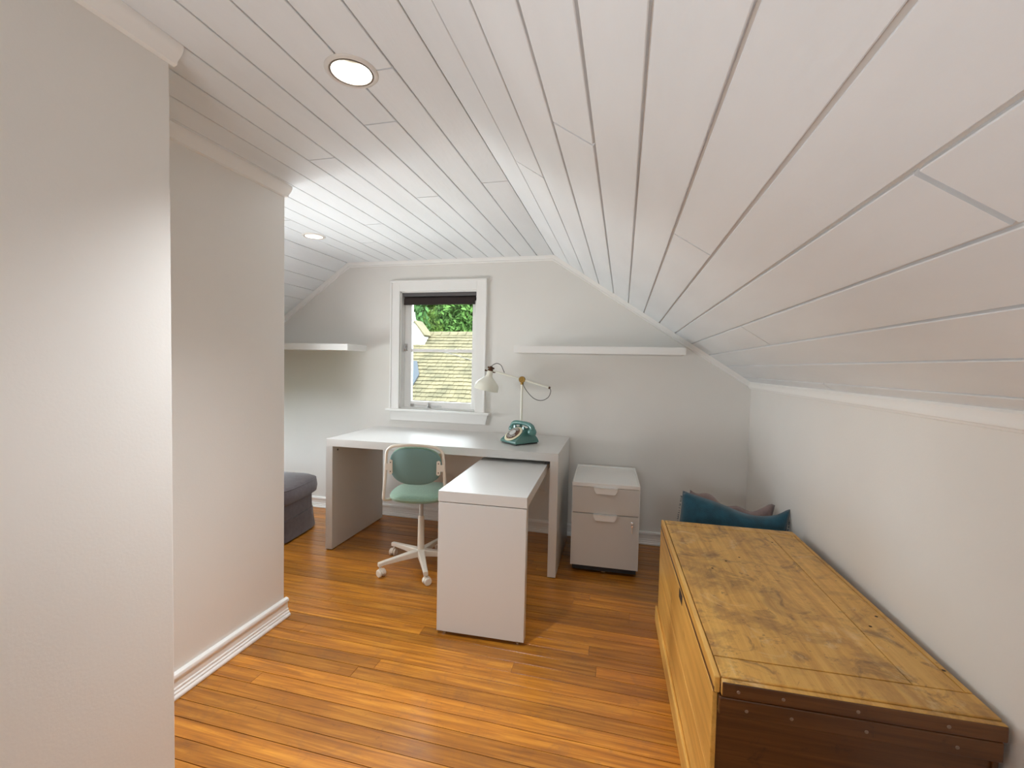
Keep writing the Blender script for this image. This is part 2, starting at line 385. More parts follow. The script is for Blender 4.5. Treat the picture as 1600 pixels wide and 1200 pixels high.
props(obj('wall_back', bm, M['wall']), kind='structure')
props(obj('wall_right', box(XR, XR+0.1, YR-0.1, D, -0.09, KR[1]+0.01), M['wall']), kind='structure')
LY0, LY1, LZ0, LZ1 = 1.95, 3.05, 0.30, 0.98
bm = bmesh.new()
for q in ((YR-0.1, LY0, -0.09, KL[1]+0.01), (LY1, D, -0.09, KL[1]+0.01), (LY0, LY1, -0.09, LZ0), (LY0, LY1, LZ1, KL[1]+0.01)): box(XL-0.1, XL, q[0], q[1], q[2], q[3], bm=bm)
props(obj('wall_left', bm, M['wall']), kind='structure')
lw = thing('added_window_3', None, None, (XL, (LY0+LY1)/2, LZ0), 0, kind='structure')  # unseen window added to bring daylight in from the left
lh = (LY1-LY0)/2; lz = LZ1-LZ0
b = bmesh.new()
for q in ((-lh-0.06, -lh, -0.06, lz+0.06), (lh, lh+0.06, -0.06, lz+0.06), (-lh, lh, -0.06, 0), (-lh, lh, lz, lz+0.06)): box(0, 0.018, q[0], q[1], q[2], q[3], 0.002, bm=b)
obj('casing', b, M['trim'], lw)
b = bmesh.new()
for q in ((-lh, -lh+0.04, 0, lz), (lh-0.04, lh, 0, lz), (-0.02, 0.02, 0, lz), (-lh, lh, 0, 0.04), (-lh, lh, lz-0.04, lz)): box(-0.07, -0.035, q[0], q[1], q[2], q[3], 0.002, bm=b)
obj('sash', b, M['trim'], lw)
for y0, y1 in ((-lh+0.04, -0.02), (0.02, lh-0.04)): obj('glass_pane', box(-0.054, -0.050, y0, y1, 0.04, lz-0.04), M['glass'], lw)
props(obj('wall_near_left', box(XB-0.10, XA, YR, YA, 0, ZC, 0.004), M['wall']), kind='structure')
props(obj('wall_inner_left', box(XB-0.10, XB, YA, YB, 0, ZC, 0.004), M['wall']), kind='structure')
bm = bmesh.new()
RX0, RX1, RZ0, RZ1 = -0.55, 0.20, 0.80, 1.45
prism([(XL-0.1, -0.09), (RX0, -0.09), (RX0, ZC+0.01), (CLf[0], ZC+0.01), (XL-0.1, zc(XL))], 1, YR-0.1, YR, bm)
prism([(RX1, -0.09), (XR+0.1, -0.09), (XR+0.1, zc(XR)), (RX1, zc(RX1)+0.01)], 1, YR-0.1, YR, bm)
prism([(RX0, RZ1), (RX1, RZ1), (RX1, zc(RX1)+0.01), (CR[0], ZC+0.01), (RX0, ZC+0.01)], 1, YR-0.1, YR, bm)
prism([(RX0, -0.09), (RX1, -0.09), (RX1, RZ0), (RX0, RZ0)], 1, YR-0.1, YR, bm)
props(obj('wall_rear', bm, M['wall']), kind='structure')
rw = thing('added_window_2', None, None, ((RX0+RX1)/2, YR, RZ0), 0, kind='structure')  # unseen window added behind the camera for cool fill daylight
rhx = (RX1-RX0)/2; rh = RZ1-RZ0
b = bmesh.new()
for q in ((-rhx-0.07, -rhx, -0.07, rh+0.07), (rhx, rhx+0.07, -0.07, rh+0.07), (-rhx, rhx, -0.07, 0), (-rhx, rhx, rh, rh+0.07)): box(q[0], q[1], 0, 0.02, q[2], q[3], 0.002, bm=b)
obj('casing', b, M['trim'], rw)
b = bmesh.new()
for q in ((-rhx, -rhx+0.04, 0, rh), (rhx-0.04, rhx, 0, rh), (-0.025, 0.025, 0, rh), (-rhx, rhx, 0, 0.04), (-rhx, rhx, rh-0.04, rh)): box(q[0], q[1], -0.07, -0.03, q[2], q[3], 0.002, bm=b)
obj('sash', b, M['trim'], rw)
for x0, x1 in ((-rhx+0.04, -0.025), (0.025, rhx-0.04)): obj('glass_pane', box(x0, x1, -0.052, -0.048, 0.04, rh-0.04), M['glass'], rw)

# baseboards: profile (depth, height)
BB = [(0, 0), (0.026, 0), (0.028, 0.006), (0.026, 0.012), (0.020, 0.016), (0.020, 0.022), (0.015, 0.026), (0.015, 0.034), (0.011, 0.038), (0.010, 0.066),
      (0.013, 0.068), (0.017, 0.071), (0.018, 0.078), (0.015, 0.085), (0.006, 0.089), (0, 0.089)]
def base(name, axis, face, sgn, a0, a1):
    poly = [(face+sgn*d, h+0.001) for d, h in BB]
    # axis 0: runs along x, poly in (y,z); axis 1: runs along y, poly in (x,z)
    props(obj(name, prism(poly, axis, a0, a1), M['trim'], smooth='auto'), kind='structure')
base('baseboard_back', 0, D, -1, XL+0.03, XR-0.03)
base('baseboard_right', 1, XR, -1, YR, D)
base('baseboard_inner_left', 1, XB, 1, YA, YB+0.012)
base('baseboard_near_left', 1, XA, 1, YR, YA+0.012)
base('baseboard_left', 1, XL, 1, YR, D)

# crown on back wall (mitred sweep)
CP = [(0, 0), (0, 0.022), (0.006, 0.021), (0.020, 0.011), (0.024, 0.010), (0.029, 0.013), (0.034, 0.011), (0.036, 0.004), (0.036, 0)]   # (down, depth)
path = [KL, CLf, CR, KR]
def offs(h):
    res = []
    segs = []
    for a, b_ in zip(path, path[1:]):
        d = Vector((b_[0]-a[0], b_[1]-a[1])).normalized(); nn = Vector((d.y, -d.x))   # below
        segs.append((Vector(a)+nn*h, d))
    res.append(segs[0][0]-segs[0][1]*0.0)
    for (p, d), (q, e2) in zip(segs, segs[1:]):
        den = d.x*e2.y-d.y*e2.x; t = ((q.x-p.x)*e2.y-(q.y-p.y)*e2.x)/den
        res.append(p+d*t)
    p, d = segs[2]; res.append(p+d*LR)
    return res
bm = bmesh.new(); rings = []
for h, dp in CP: rings.append([bm.verts.new((p.x, D-dp, p.y)) for p in offs(h)])
for i in range(len(rings)-1):
    for k in range(3): bm.faces.new((rings[i][k], rings[i][k+1], rings[i+1][k+1], rings[i+1][k]))
props(obj('trim_1', bm, M['trim'], smooth='auto'), kind='structure')
# knee wall moulding on the right wall
prof = [(XR, 1.108), (XR-0.008, 1.110), (XR-0.010, 1.116), (XR-0.014, 1.118), (XR-0.016, 1.126), (XR-0.014, 1.132), (XR-0.018, 1.150), (XR-0.012, 1.157), (XR, 1.150)]
props(obj('trim_2', prism(prof, 1, YR, D-0.001), M['trim'], smooth='auto'), kind='structure')
# crown on the two left walls
def crown_left(name, face, ya, yb):
    pr = [(face, ZC), (face+0.034, ZC), (face+0.034, ZC-0.010), (face+0.028, ZC-0.022), (face+0.014, ZC-0.036), (face+0.012, ZC-0.044), (face+0.004, ZC-0.048), (face, ZC-0.048)]
    props(obj(name, prism(pr, 1, ya, yb), M['trim'], smooth='auto'), kind='structure')
crown_left('trim_3', XA, YR, YA+0.010); crown_left('trim_4', XB, YA, YB+0.008)

# window ------------------------------------------------------------
win = thing('window_1', 'white painted wooden window with one horizontal bar above the desk', None, ((WX0+WX1)/2, D, WZ0), 0, kind='structure')
win['label'] = 'white painted wooden casement window above the desk'
ox, oz = (WX0+WX1)/2, WZ0
def wbox(name, x0, x1, y0, y1, z0, z1, m='trim', bev=0.002, parent=win):
    return obj(name, box(x0-ox, x1-ox, y0, y1, z0-oz, z1-oz, bev), M[m], parent)
cw = 0.070
for nm, x0, x1, z0, z1 in (('casing', WX0-cw, WX0+0.004, 0.868, 1.868), ('casing', WX1-0.004, WX1+cw, 0.868, 1.868), ('casing', WX0+0.004, WX1-0.004, WZ1-0.004, 1.868)):
    b = box(x0-ox, x1-ox, -0.020, 0, z0-oz, z1-oz, 0.002)
    obj(nm, b, M['trim'], win)
# raised back band round the casing
b = bmesh.new()
box(WX0-cw-0.006-ox, WX0-cw+0.008-ox, -0.027, 0, 0.868-oz, 1.876-oz, 0.003, bm=b)
box(WX1+cw-0.008-ox, WX1+cw+0.006-ox, -0.027, 0, 0.868-oz, 1.876-oz, 0.003, bm=b)
box(WX0-cw-ox, WX1+cw-ox, -0.027, 0, 1.862-oz, 1.876-oz, 0.003, bm=b)
obj('back_band', b, M['trim'], win)
wbox('sill', -1.822, -0.964, -0.058, 0.0, 0.852, 0.870, bev=0.004)
obj('sill_board', box(WX0-ox, WX1-ox, 0, 0.11, -0.004, 0.004), M['trim'], win)
ap = [(-1.806-ox, 0.852-oz), (-0.982-ox, 0.852-oz), (-1.000-ox, 0.776-oz), (-1.790-ox, 0.776-oz)]
obj('apron', prism(ap, 1, -0.022, 0, bev=0.003), M['trim'], win)
b = bmesh.new()   # jamb lining
box(WX0-ox, WX0+0.012-ox, 0, 0.11, 0, WZ1-oz, bm=b); box(WX1-0.012-ox, WX1-ox, 0, 0.11, 0, WZ1-oz, bm=b)
box(WX0-ox, WX1-ox, 0, 0.11, WZ1-0.012-oz, WZ1-oz, bm=b)
obj('jamb', b, M['trim'], win)
sx0, sx1, sz0, sz1 = WX0+0.014, WX1-0.014, WZ0+0.006, WZ1-0.014
sash = thing('sash'); sash.parent = win; sash.location = (0, 0.055, 0)
def sbar(nm, x0, x1, z0, z1, dy0=0, dy1=0.034): return obj(nm, box(x0-ox, x1-ox, dy0, dy1, z0-oz, z1-oz, 0.0025), M['trim'], sash)
sbar('stile', sx0, sx0+0.058, sz0, sz1); sbar('stile', sx1-0.045, sx1, sz0, sz1)
sbar('rail', sx0+0.058, sx1-0.045, sz0, sz0+0.050); sbar('rail', sx0+0.058, sx1-0.045, sz1-0.05, sz1)
sbar('glazing_bar', sx0+0.058, sx1-0.045, 1.322, 1.346, 0.004, 0.03)
for z0, z1 in ((sz0+0.05, 1.322), (1.346, sz1-0.05)):
    obj('glass_pane', box(sx0+0.058-ox, sx1-0.045-ox, 0.015, 0.019, z0-oz, z1-oz), M['glass'], sash)
# catch on the left stile, stay on the bottom rail
b = bmesh.new()
box(sx0+0.004-ox, sx0+0.028-ox, -0.006, 0, 1.325-oz, 1.385-oz, 0.002, bm=b)
tube(spline([(sx0+0.016-ox, -0.006, 1.372-oz), (sx0+0.014-ox, -0.022, 1.37-oz), (sx0+0.016-ox, -0.026, 1.35-oz), (sx0+0.012-ox, -0.024, 1.328-oz)], 4), 0.005, 8, bm=b)
obj('catch', b, M['chrome'], sash, smooth='auto', label='chrome catch')
b = bmesh.new()
tube([(sx0+0.07-ox, -0.012, 0.024), (sx0+0.33-ox, -0.012, 0.020)], 0.003, 8, bm=b)
box(sx0+0.06-ox, sx0+0.09-ox, -0.008, 0, 0.012, 0.034, 0.002, bm=b)
box(sx0+0.213-ox, sx0+0.219-ox, -0.018, 0, 0.004, 0.044, 0.001, bm=b)
obj('stay', b, M['chrome'], sash, label='thin metal stay bar along the bottom rail')

# ================================================================== THINGS
# roller blind
bl = thing('roller_blind', 'dark brown roller blind rolled up at the top of the window', 'blind', (ox, D+0.032, WZ1-0.012))
hw = (WX1-WX0)/2-0.016
obj('cassette', box(-hw, hw, -0.022, 0.022, -0.028, 0, 0.004), M['blindcase'], bl, label='grey metal head rail')
b = lathe([(0, -hw+0.012), (0.017, -hw+0.012), (0.017, hw-0.012), (0, hw-0.012)], 20, mtx=Ry(PI/2)); b.transform(T(0, 0, -0.047))
obj('fabric_roll', b, M['blindcloth'], bl, smooth='auto', label='dark brown rolled fabric')
b = box(-hw+0.010, hw-0.012, -0.020, -0.014, -0.082, -0.045, 0.001); box(-hw+0.008, hw-0.010, -0.022, -0.010, -0.094, -0.081, 0.003, bm=b)
obj('bottom_bar', b, M['blindcloth'], bl)
for x in (-hw*0.7, hw*0.75): obj('bracket', box(x-0.012, x+0.012, -0.014, 0.014, 0, 0.006, 0.002), M['black'], bl, label='black bracket')

# floating shelves
def shelf(x0, x1, z1, label):
    t = thing('floating_shelf', label, 'shelf', ((x0+x1)/2, D, z1-0.048), group=None)
    hw = (x1-x0)/2
    obj('shelf_board', box(-hw, hw, -0.262, -0.001, 0, 0.048, 0.0015), M['shelf'], t)
    return t
shelf(-3.125, -2.022, 1.365, 'white floating shelf on the back wall left of the window')
shelf(-0.733, 0.376, 1.366, 'long white floating shelf on the back wall right of the window')

# desk
DX, DY, DR = -1.854, 2.502, 0.0183
desk = thing('desk', 'large white laminate desk with panel legs under the window', 'desk', (DX+0.755*math.cos(DR)-0.325*math.sin(DR), DY+0.755*math.sin(DR)+0.325*math.cos(DR), 0), DR)
hx, hy, tk = 0.755, 0.325, 0.048
obj('desktop', box(-hx, hx, -hy, hy, 0.73-tk, 0.73, 0.0012), M['lam'], desk)
for s in (-1, 1):
    lg = obj('leg', box(min(s*hx, s*(hx-tk)), max(s*hx, s*(hx-tk)), -hy, hy, 0.006, 0.73-tk-0.0005, 0.0012), M['lam'], desk)
    for yy in (-hy+0.02, hy-0.06): obj('foot', box(s*(hx-tk/2)-0.021, s*(hx-tk/2)+0.021, yy-0.01, yy+0.03, 0, 0.006), M['black'], lg)
obj('crossbar', box(-hx+tk, hx-tk, hy-0.10, hy-0.08, 0.60, 0.73-tk-0.001, 0.001), M['lam'], desk)
b = box(-0.36, 0.60, 0.02, 0.05, 0.73-tk-0.038, 0.73-tk-0.001, 0.001); box(-0.36, 0.60, -0.20, -0.17, 0.73-tk-0.012, 0.73-tk-0.001, bm=b)
obj('sliding_rail', b, M['lam'], desk)
obj('rail_end', box(hx-tk-0.030, hx-tk-0.001, -hy+0.012, -hy+0.16, 0.73-tk-0.018, 0.73-tk-0.001), M['black'], desk, label='black rail end stop')
b = lathe([(0, 0), (0.006, 0), (0.006, 0.002), (0, 0.002)], 14, mtx=Ry(PI/2)); b.transform(T(-hx+tk+0.0002, -hy+0.055, 0.652))
obj('bolt_hole', b, M['black'], desk, label='small black bolt hole')

# pull-out return table
PR = 0.040
pt = thing('return_table', 'white pull-out return table standing at a right angle to the desk', 'table', (-0.587, 1.858, 0), PR)
obj('tabletop', box(-0.203, 0.203, 0, 0.98, 0.612, 0.66, 0.0012), M['lam'], pt)
obj('leg', box(-0.2015, 0.2015, 0.0006, 0.046, 0.018, 0.6085, 0.0012), M['lam'], pt, label='tall white panel leg')
for s in (-1, 1):
    f_ = lathe([(0, 0), (0.009, 0), (0.009, 0.006), (0.005, 0.008), (0.005, 0.019), (0, 0.019)], 14); f_.transform(T(s*0.17, 0.022, 0))
    obj('foot', f_, M['chrome'], pt, smooth='auto', label='short metal foot')
obj('spine', box(-0.09, -0.07, 0.046, 0.95, 0.55, 0.6118, 0.001), M['lam'], pt)
obj('rear_leg', box(-0.2015, 0.2015, 0.934, 0.98, 0.018, 0.6085, 0.001), M['lam'], pt) if False else None

# filing cabinet
fc = thing('filing_cabinet', 'white two-drawer filing cabinet with a key in its lower drawer', 'cabinet', (-0.078, 2.66, 0), 0.035)
cw2, cd2, ct, cz = 0.196, 0.50, 0.545, 0.045
b = bmesh.new()
box(-cw2, -cw2+0.008, 0, cd2, cz, ct, 0.001, bm=b); box(cw2-0.008, cw2, 0, cd2, cz, ct, 0.001, bm=b)
box(-cw2+0.008, cw2-0.008, cd2-0.008, cd2, cz, ct, bm=b)
box(-cw2+0.008, cw2-0.008, 0.006, cd2-0.008, cz, cz+0.008, bm=b)
box(-cw2+0.008, cw2-0.008, 0.006, cd2-0.008, ct-0.020, ct-0.010, bm=b)
box(-cw2, cw2, -0.002, 0.010, ct-0.022, ct, 0.0015, bm=b)
obj('body', b, M['cabw'], fc)
for nm, z0, z1 in (('drawer', 0.366, ct-0.024), ('drawer', cz+0.002, 0.362)):
    d = obj('drawer', box(-cw2+0.003, cw2-0.003, -0.002, 0.016, z0, z1, 0.0012), M['cab'], fc)
    hp = [(-0.068, 0.003), (0.068, 0.003), (0.066, -0.012), (0.056, -0.030), (0.050, -0.033), (-0.050, -0.033), (-0.056, -0.030), (-0.066, -0.012)]
    hb = prism([(x, z+z1) for x, z in hp], 1, -0.020, -0.0165); box(-0.068, 0.068, -0.020, 0.000, z1-0.0005, z1+0.0025, bm=hb)
    obj('handle', hb, M['cabw'], d, label='white folded metal pull')
lk = lathe([(0, 0), (0.010, 0), (0.010, 0.004), (0.007, 0.007), (0, 0.007)], 20, mtx=Rx(PI/2)); lk.transform(T(0.155, -0.002, 0.325))
lock = obj('lock', lk, M['chrome'], fc, smooth='auto', label='chrome lock')
kb = lathe([(0, 0), (0.009, 0), (0.009, 0.003), (0, 0.003)], 16, mtx=T(0.155, -0.018, 0.329) @ Ry(PI/2)); box(0.1545, 0.1575, -0.020, -0.008, 0.323, 0.327, bm=kb)
kb2 = prism([(0.149, 0.318), (0.161, 0.318), (0.1605, 0.306), (0.157, 0.300), (0.157, 0.272), (0.153, 0.272), (0.153, 0.300), (0.1495, 0.306)], 1, -0.0175, -0.0155)
obj('key', kb, M['chrome'], lock); obj('key', kb2, M['chrome'], lock)
obj('gap_shade_box', box(-cw2+0.010, cw2-0.010, 0.012, cd2-0.02, 0.018, cz-0.001), M['black'], fc, label='black box for the shaded gap underneath')  # black box in the caster gap, stands in for its shade
for x, yy in ((-cw2+0.03, 0.06), (cw2-0.03, 0.06), (-cw2+0.03, cd2-0.06), (cw2-0.03, cd2-0.06), (0, 0.035)):
    cb_ = lathe([(0, -0.009), (0.018, -0.009), (0.018, 0.009), (0, 0.009)], 18, mtx=T(x, yy, 0.0185) @ Ry(PI/2))
    box(x-0.013, x+0.013, yy-0.004, yy+0.006, 0.030, 0.044, bm=cb_)
    obj('caster', cb_, M['black'] if x else M['chrome'], fc, smooth='auto')

# swivel chair
ch = thing('swivel_chair', 'small swivel chair with sage green seat and cream five-star base', 'chair', (-1.160, 2.465, 0), 0.20)
# five legs
hubb = lathe([(0, 0.062), (0.026, 0.062), (0.031, 0.070), (0.031, 0.098), (0.026, 0.106), (0, 0.106)], 24)
obj('hub', hubb, M['cream'], ch, smooth='auto')
star = [math.radians(a) - 0.20 for a in (-58.4, -130.4, 157.6, 85.6, 13.6)]
for a in star:
    b = bmesh.new()
    # tapered arm, drooping slightly
    sec = [(0.018, 0.021, 0.066, 0.104), (0.13, 0.0155, 0.066, 0.094), (0.232, 0.0125, 0.063, 0.084), (0.262, 0.0125, 0.058, 0.080)]
    rings = []
    for r, hwid, z0, z1 in sec:
        rings.append([b.verts.new(p) for p in ((r, -hwid, z0), (r, hwid, z0), (r, hwid, z1-0.004), (r, hwid-0.004, z1), (r, -hwid+0.004, z1), (r, -hwid, z1-0.004))])
    for A, B in zip(rings, rings[1:]):
        for k in range(6): b.faces.new((A[k], A[(k+1) % 6], B[(k+1) % 6], B[k]))
    b.faces.new(rings[0][::-1]); b.faces.new(rings[-1])
    b.transform(Rz(a))
    arm = obj('base_arm', b, M['cream'], ch)
    c = Vector((0.250*math.cos(a), 0.250*math.sin(a), 0)); sw = a+1.9
    b = bmesh.new()
    for s in (-1, 1):
        lathe([(0, -0.007), (0.020, -0.007), (0.022, -0.003), (0.022, 0.004), (0.017, 0.008), (0, 0.008)], 20, bm=b, mtx=T(c.x, c.y, 0.022) @ Rz(sw) @ T(0.008, 0, 0) @ Rx(PI/2) @ T(0, 0, s*0.014))
    lathe([(0, 0.045), (0.006, 0.045), (0.006, 0.060), (0, 0.060)], 10, bm=b, mtx=T(c.x, c.y, 0))
    # hood
    hb = bmesh.new()
    arc = [(0.008+0.025*math.cos(math.radians(q)), 0.022+0.025*math.sin(math.radians(q))) for q in range(0, 200, 20)]
    prism(arc, 1, -0.007, 0.007, hb); hb.transform(T(c.x, c.y, 0) @ Rz(sw)); merge(b, hb)
    obj('caster', b, M['cream'], arm, smooth='auto')
obj('gas_sleeve', lathe([(0, 0.10), (0.0205, 0.10), (0.0185, 0.305), (0.016, 0.310), (0, 0.310)], 24), M['cream'], ch, smooth='auto')
obj('gas_rod', lathe([(0, 0.30), (0.0125, 0.30), (0.0125, 0.425), (0, 0.425)], 20), M['rod'], ch, smooth='auto')
b = box(-0.085, 0.085, -0.085, 0.085, 0.418, 0.434, 0.004); obj('seat_plate', b, M['cream'], ch)
# seat cushion : rounded superellipse pad
def pad(wx, wy, z0, z1, ex=3.0, N=40, crown=0.008, fn=None):
    b = bmesh.new(); prof = [(0.0, z0), (0.90, z0), (0.97, z0+(z1-z0)*0.15), (1.0, z0+(z1-z0)*0.5), (0.975, z0+(z1-z0)*0.82), (0.92, z1-0.001), (0.6, z1+crown*0.7), (0.0, z1+crown)]
    rings = []
    for r, z in prof:
        if r == 0: rings.append([b.verts.new((0, 0, z))]); continue
        ring = []
        for i in range(N):
            a = 2*PI*i/N; c_, s_ = math.cos(a), math.sin(a)
            ring.append(b.verts.new((wx*r*abs(c_)**(2/ex)*(1 if c_ >= 0 else -1), wy*r*abs(s_)**(2/ex)*(1 if s_ >= 0 else -1), z)))
        rings.append(ring)
    for A, B in zip(rings, rings[1:]):
        for i in range(N):
            j = (i+1) % N
            if len(A) == 1: b.faces.new((A[0], B[j], B[i]))
            elif len(B) == 1: b.faces.new((A[i], A[j], B[0]))
            else: b.faces.new((A[i], A[j], B[j], B[i]))
    if fn:
        for v in b.verts: fn(v)
    return b
b = pad(0.175, 0.190, 0.434, 0.472, 2.7)
obj('seat', b, M['sage'], ch, smooth='auto')
# back shell: curved rounded plate, local y = -0.195
def backplate(wx, wz, zc_, y0, th, ex=2.6, inset=0):
    b = pad(wx, wz, 0, th, ex, N=44, crown=0.004)
    b.transform(Rx(PI/2))       # pad z -> -y
    for v in b.verts:
        v.co.z += zc_; v.co.y += y0
        v.co.y += 0.045*(1-(v.co.x/0.16)**2)*-1 + 0.045*0.3
        v.co.y += -(v.co.z-zc_)*0.16
    return b
obj('backrest', backplate(0.150, 0.106, 0.648, -0.145, 0.020), M['sageback'], ch, smooth='auto', label='sage green backrest shell')
obj('backrest_pad', backplate(0.146, 0.108, 0.655, -0.130, 0.022), M['sage'], ch, smooth='auto')
# tube frame
fr_pts = [(-0.10, -0.04, 0.428), (-0.155, -0.09, 0.432), (-0.172, -0.155, 0.446), (-0.176, -0.172, 0.468), (-0.172, -0.166, 0.54), (-0.166, -0.165, 0.62), (-0.162, -0.172, 0.70), (-0.150, -0.180, 0.742),
          (-0.105, -0.196, 0.766), (0, -0.208, 0.775), (0.105, -0.196, 0.766), (0.150, -0.180, 0.742), (0.162, -0.172, 0.70), (0.166, -0.165, 0.62), (0.172, -0.166, 0.54), (0.176, -0.172, 0.468), (0.172, -0.155, 0.446), (0.155, -0.09, 0.432), (0.10, -0.04, 0.428)]
obj('back_frame', tube(spline(fr_pts, 5), 0.0085, 12), M['cream'], ch, smooth=True)
for s in (-1, 1):
    b = bmesh.new()
    X = lambda v: s*v
    pl = [(0.168, 0.020), (0.148, 0.018), (0.147, 0.036), (0.137, 0.043), (0.126, 0.036), (0.125, -0.036), (0.136, -0.043), (0.147, -0.036), (0.148, -0.018), (0.168, -0.020)]
    prism([(X(x), z+0.642) for x, z in pl], 1, -0.178, -0.173, b)
    br = obj('bracket', b, M['cream'], ch)
    for z in (0.026, -0.026):
        r = lathe([(0, 0), (0.0035, 0), (0.003, 0.0015), (0, 0.0015)], 10, mtx=T(X(0.1365), -0.178, 0.642+z) @ Rx(PI/2))
        obj('rivet', r, M['bronze'], br)

# telephone ------------------------------------------------------------
ph = thing('rotary_telephone', 'vintage teal rotary dial telephone on the right of the desk', 'telephone', (-0.638, 2.806, 0.7302), math.radians(-39))
# local: front = -y; body 0.165 wide, 0.19 deep
side = [(-0.096, 0.008), (-0.096, 0.022), (-0.088, 0.030), (-0.010, 0.088), (0.004, 0.094), (0.030, 0.094), (0.050, 0.086), (0.085, 0.040), (0.094, 0.022), (0.094, 0.008)]
b = bmesh.new()
xs = [(-0.083, 0.0), (-0.080, 0.0), (0.080, 0.0), (0.083, 0.0)]
rings = []
for x in (-0.082, -0.074, 0.074, 0.082):
    k = 0 if abs(x) < 0.08 else 0.005
    rings.append([b.verts.new((x*(1-0.25*max(0, z-0.03)/0.065 * 1.0), yy*(1-k*6/10) if True else yy, max(0.008, z-k if z > 0.02 else z))) for yy, z in side])
N = len(side)
for A, B in zip(rings, rings[1:]):
    for k in range(N): b.faces.new((A[k], A[(k+1) % N], B[(k+1) % N], B[k]))
b.faces.new(rings[0][::-1]); b.faces.new(rings[-1])
bmesh.ops.recalc_face_normals(b, faces=b.faces)
bmesh.ops.bevel(b, geom=[e_ for e_ in b.edges if e_.calc_face_angle(0) > 0.5], offset=0.003, segments=2, profile=0.5, affect='EDGES')
obj('body', b, M['teal'], ph, smooth='auto')
obj('base_plate', box(-0.076, 0.076, -0.088, 0.088, 0.0, 0.008, 0.002), M['black'], ph, label='black base')
for s in (-1, 1):
    b = prism([(-0.012, 0.088), (-0.010, 0.112), (-0.002, 0.112), (0.004, 0.100), (0.036, 0.100), (0.042, 0.112), (0.050, 0.112), (0.052, 0.084)], 0, s*0.045-0.009, s*0.045+0.009, bev=0.002)
    obj('cradle_prong', b, M['teal'], ph)
# dial on sloping front
ang = math.atan2(0.058, 0.078)
dm = T(0, -0.0490, 0.0597) @ Rx(ang) @ Matrix.Scale(1.12, 4)
obj('dial_ring', lathe([(0.0, 0.001), (0.056, 0.001), (0.058, 0.004), (0.053, 0.007), (0.040, 0.007), (0, 0.007)], 40, mtx=dm), M['dialcream'], ph, smooth='auto', label='cream dial surround')
dp = obj('dial_plate', lathe([(0, 0.0071), (0.044, 0.0071), (0.044, 0.009), (0, 0.009)], 40, mtx=dm), M['dialbrown'], ph, smooth='auto', label='brown number ring')
fw = bmesh.new()
lathe([(0, 0.012), (0.021, 0.012), (0.021, 0.015), (0, 0.016)], 32, bm=fw, mtx=dm)
for k in range(10):
    a = math.radians(60+k*30)
    lathe([(0.0062, 0.011), (0.0078, 0.011), (0.0078, 0.0145), (0.0062, 0.0145), (0.0062, 0.011)], 14, bm=fw, mtx=dm @ T(0.032*math.cos(a), 0.032*math.sin(a), 0))
obj('finger_wheel', fw, M['clear'], ph, smooth='auto', label='pale finger wheel')
def text_obj(body, size, mtx, m, parent, ext=0.0003):
    cu = bpy.data.curves.new('txt', 'FONT'); cu.body = body; cu.size = size; cu.extrude = ext; cu.align_x = 'CENTER'; cu.align_y = 'CENTER'
    o = bpy.data.objects.new('txt', cu); COL.objects.link(o)
    dg = bpy.context.evaluated_depsgraph_get(); dg.update()
    me = bpy.data.meshes.new_from_object(o.evaluated_get(dg)); bpy.data.objects.remove(o)
    b = bmesh.new(); b.from_mesh(me); bpy.data.meshes.remove(me); b.transform(mtx); return b
nb = bmesh.new()
for k in range(10):
    a = math.radians(60+k*30)
    merge(nb, text_obj(str((k+1) % 10), 0.011, dm @ T(0.032*math.cos(a), 0.032*math.sin(a), 0.0095), None, None))
obj('numerals', nb, M['dialcream'], dp, label='cream numerals')
# handset across the cradle, along x, sagging ends
hs = [(-0.108, 0.020, 0.082), (-0.100, 0.020, 0.108), (-0.070, 0.020, 0.123), (0, 0.020, 0.128), (0.070, 0.020, 0.123), (0.100, 0.020, 0.108), (0.108, 0.020, 0.082)]
sp = spline(hs, 6); rad = [0.013+0.004*abs(p.x)/0.1 for p in sp]
b = tube(sp, rad, 14)
for s in (-1, 1):
    lathe([(0, -0.018), (0.026, -0.018), (0.0295, -0.012), (0.029, 0.002), (0.022, 0.014), (0, 0.020)], 26, bm=b, mtx=T(s*0.101, 0.020, 0.086) @ Ry(s*0.35))
obj('handset', b, M['teal'], ph, smooth='auto')
b = tube(spline([(-0.112, 0.02, 0.066), (-0.125, 0.015, 0.03), (-0.12, 0.03, 0.012), (-0.10, 0.06, 0.006), (-0.07, 0.09, 0.012)], 6), 0.0035, 8)
obj('handset_cord', b, M['teal'], ph, smooth=True)

# desk lamp ------------------------------------------------------------
lx, ly = -0.684, 3.045
lamp = thing('desk_lamp', 'ivory adjustable desk lamp with bell shade and brass joint', 'lamp', (lx, ly, 0.7302), 0)
obj('base', lathe([(0, 0), (0.064, 0), (0.066, 0.006), (0.064, 0.016), (0.062, 0.020), (0.012, 0.024), (0, 0.024)], 40), M['creamlamp'], lamp, smooth='auto')
obj('pole', lathe([(0, 0.02), (0.0085, 0.02), (0.0085, 0.372), (0, 0.372)], 18), M['creamlamp'], lamp, smooth='auto')
jz = 0.403
b = lathe([(0, -0.012), (0.020, -0.012), (0.0225, -0.008), (0.0225, 0.008), (0.020, 0.012), (0.012, 0.013), (0.010, 0.016), (0, 0.016)], 28, mtx=T(0, -0.002, jz) @ Rx(PI/2))
lathe([(0, 0.368), (0.011, 0.368), (0.012, 0.376), (0.008, 0.390), (0, 0.392)], 18, bm=b)
obj('joint', b, M['brass'], lamp, smooth='auto', label='round brass joint')
al, ar = Vector((-0.225, 0.0, 0.462)), Vector((0.192, 0.0, 0.352))
d_ = (ar-al).normalized()
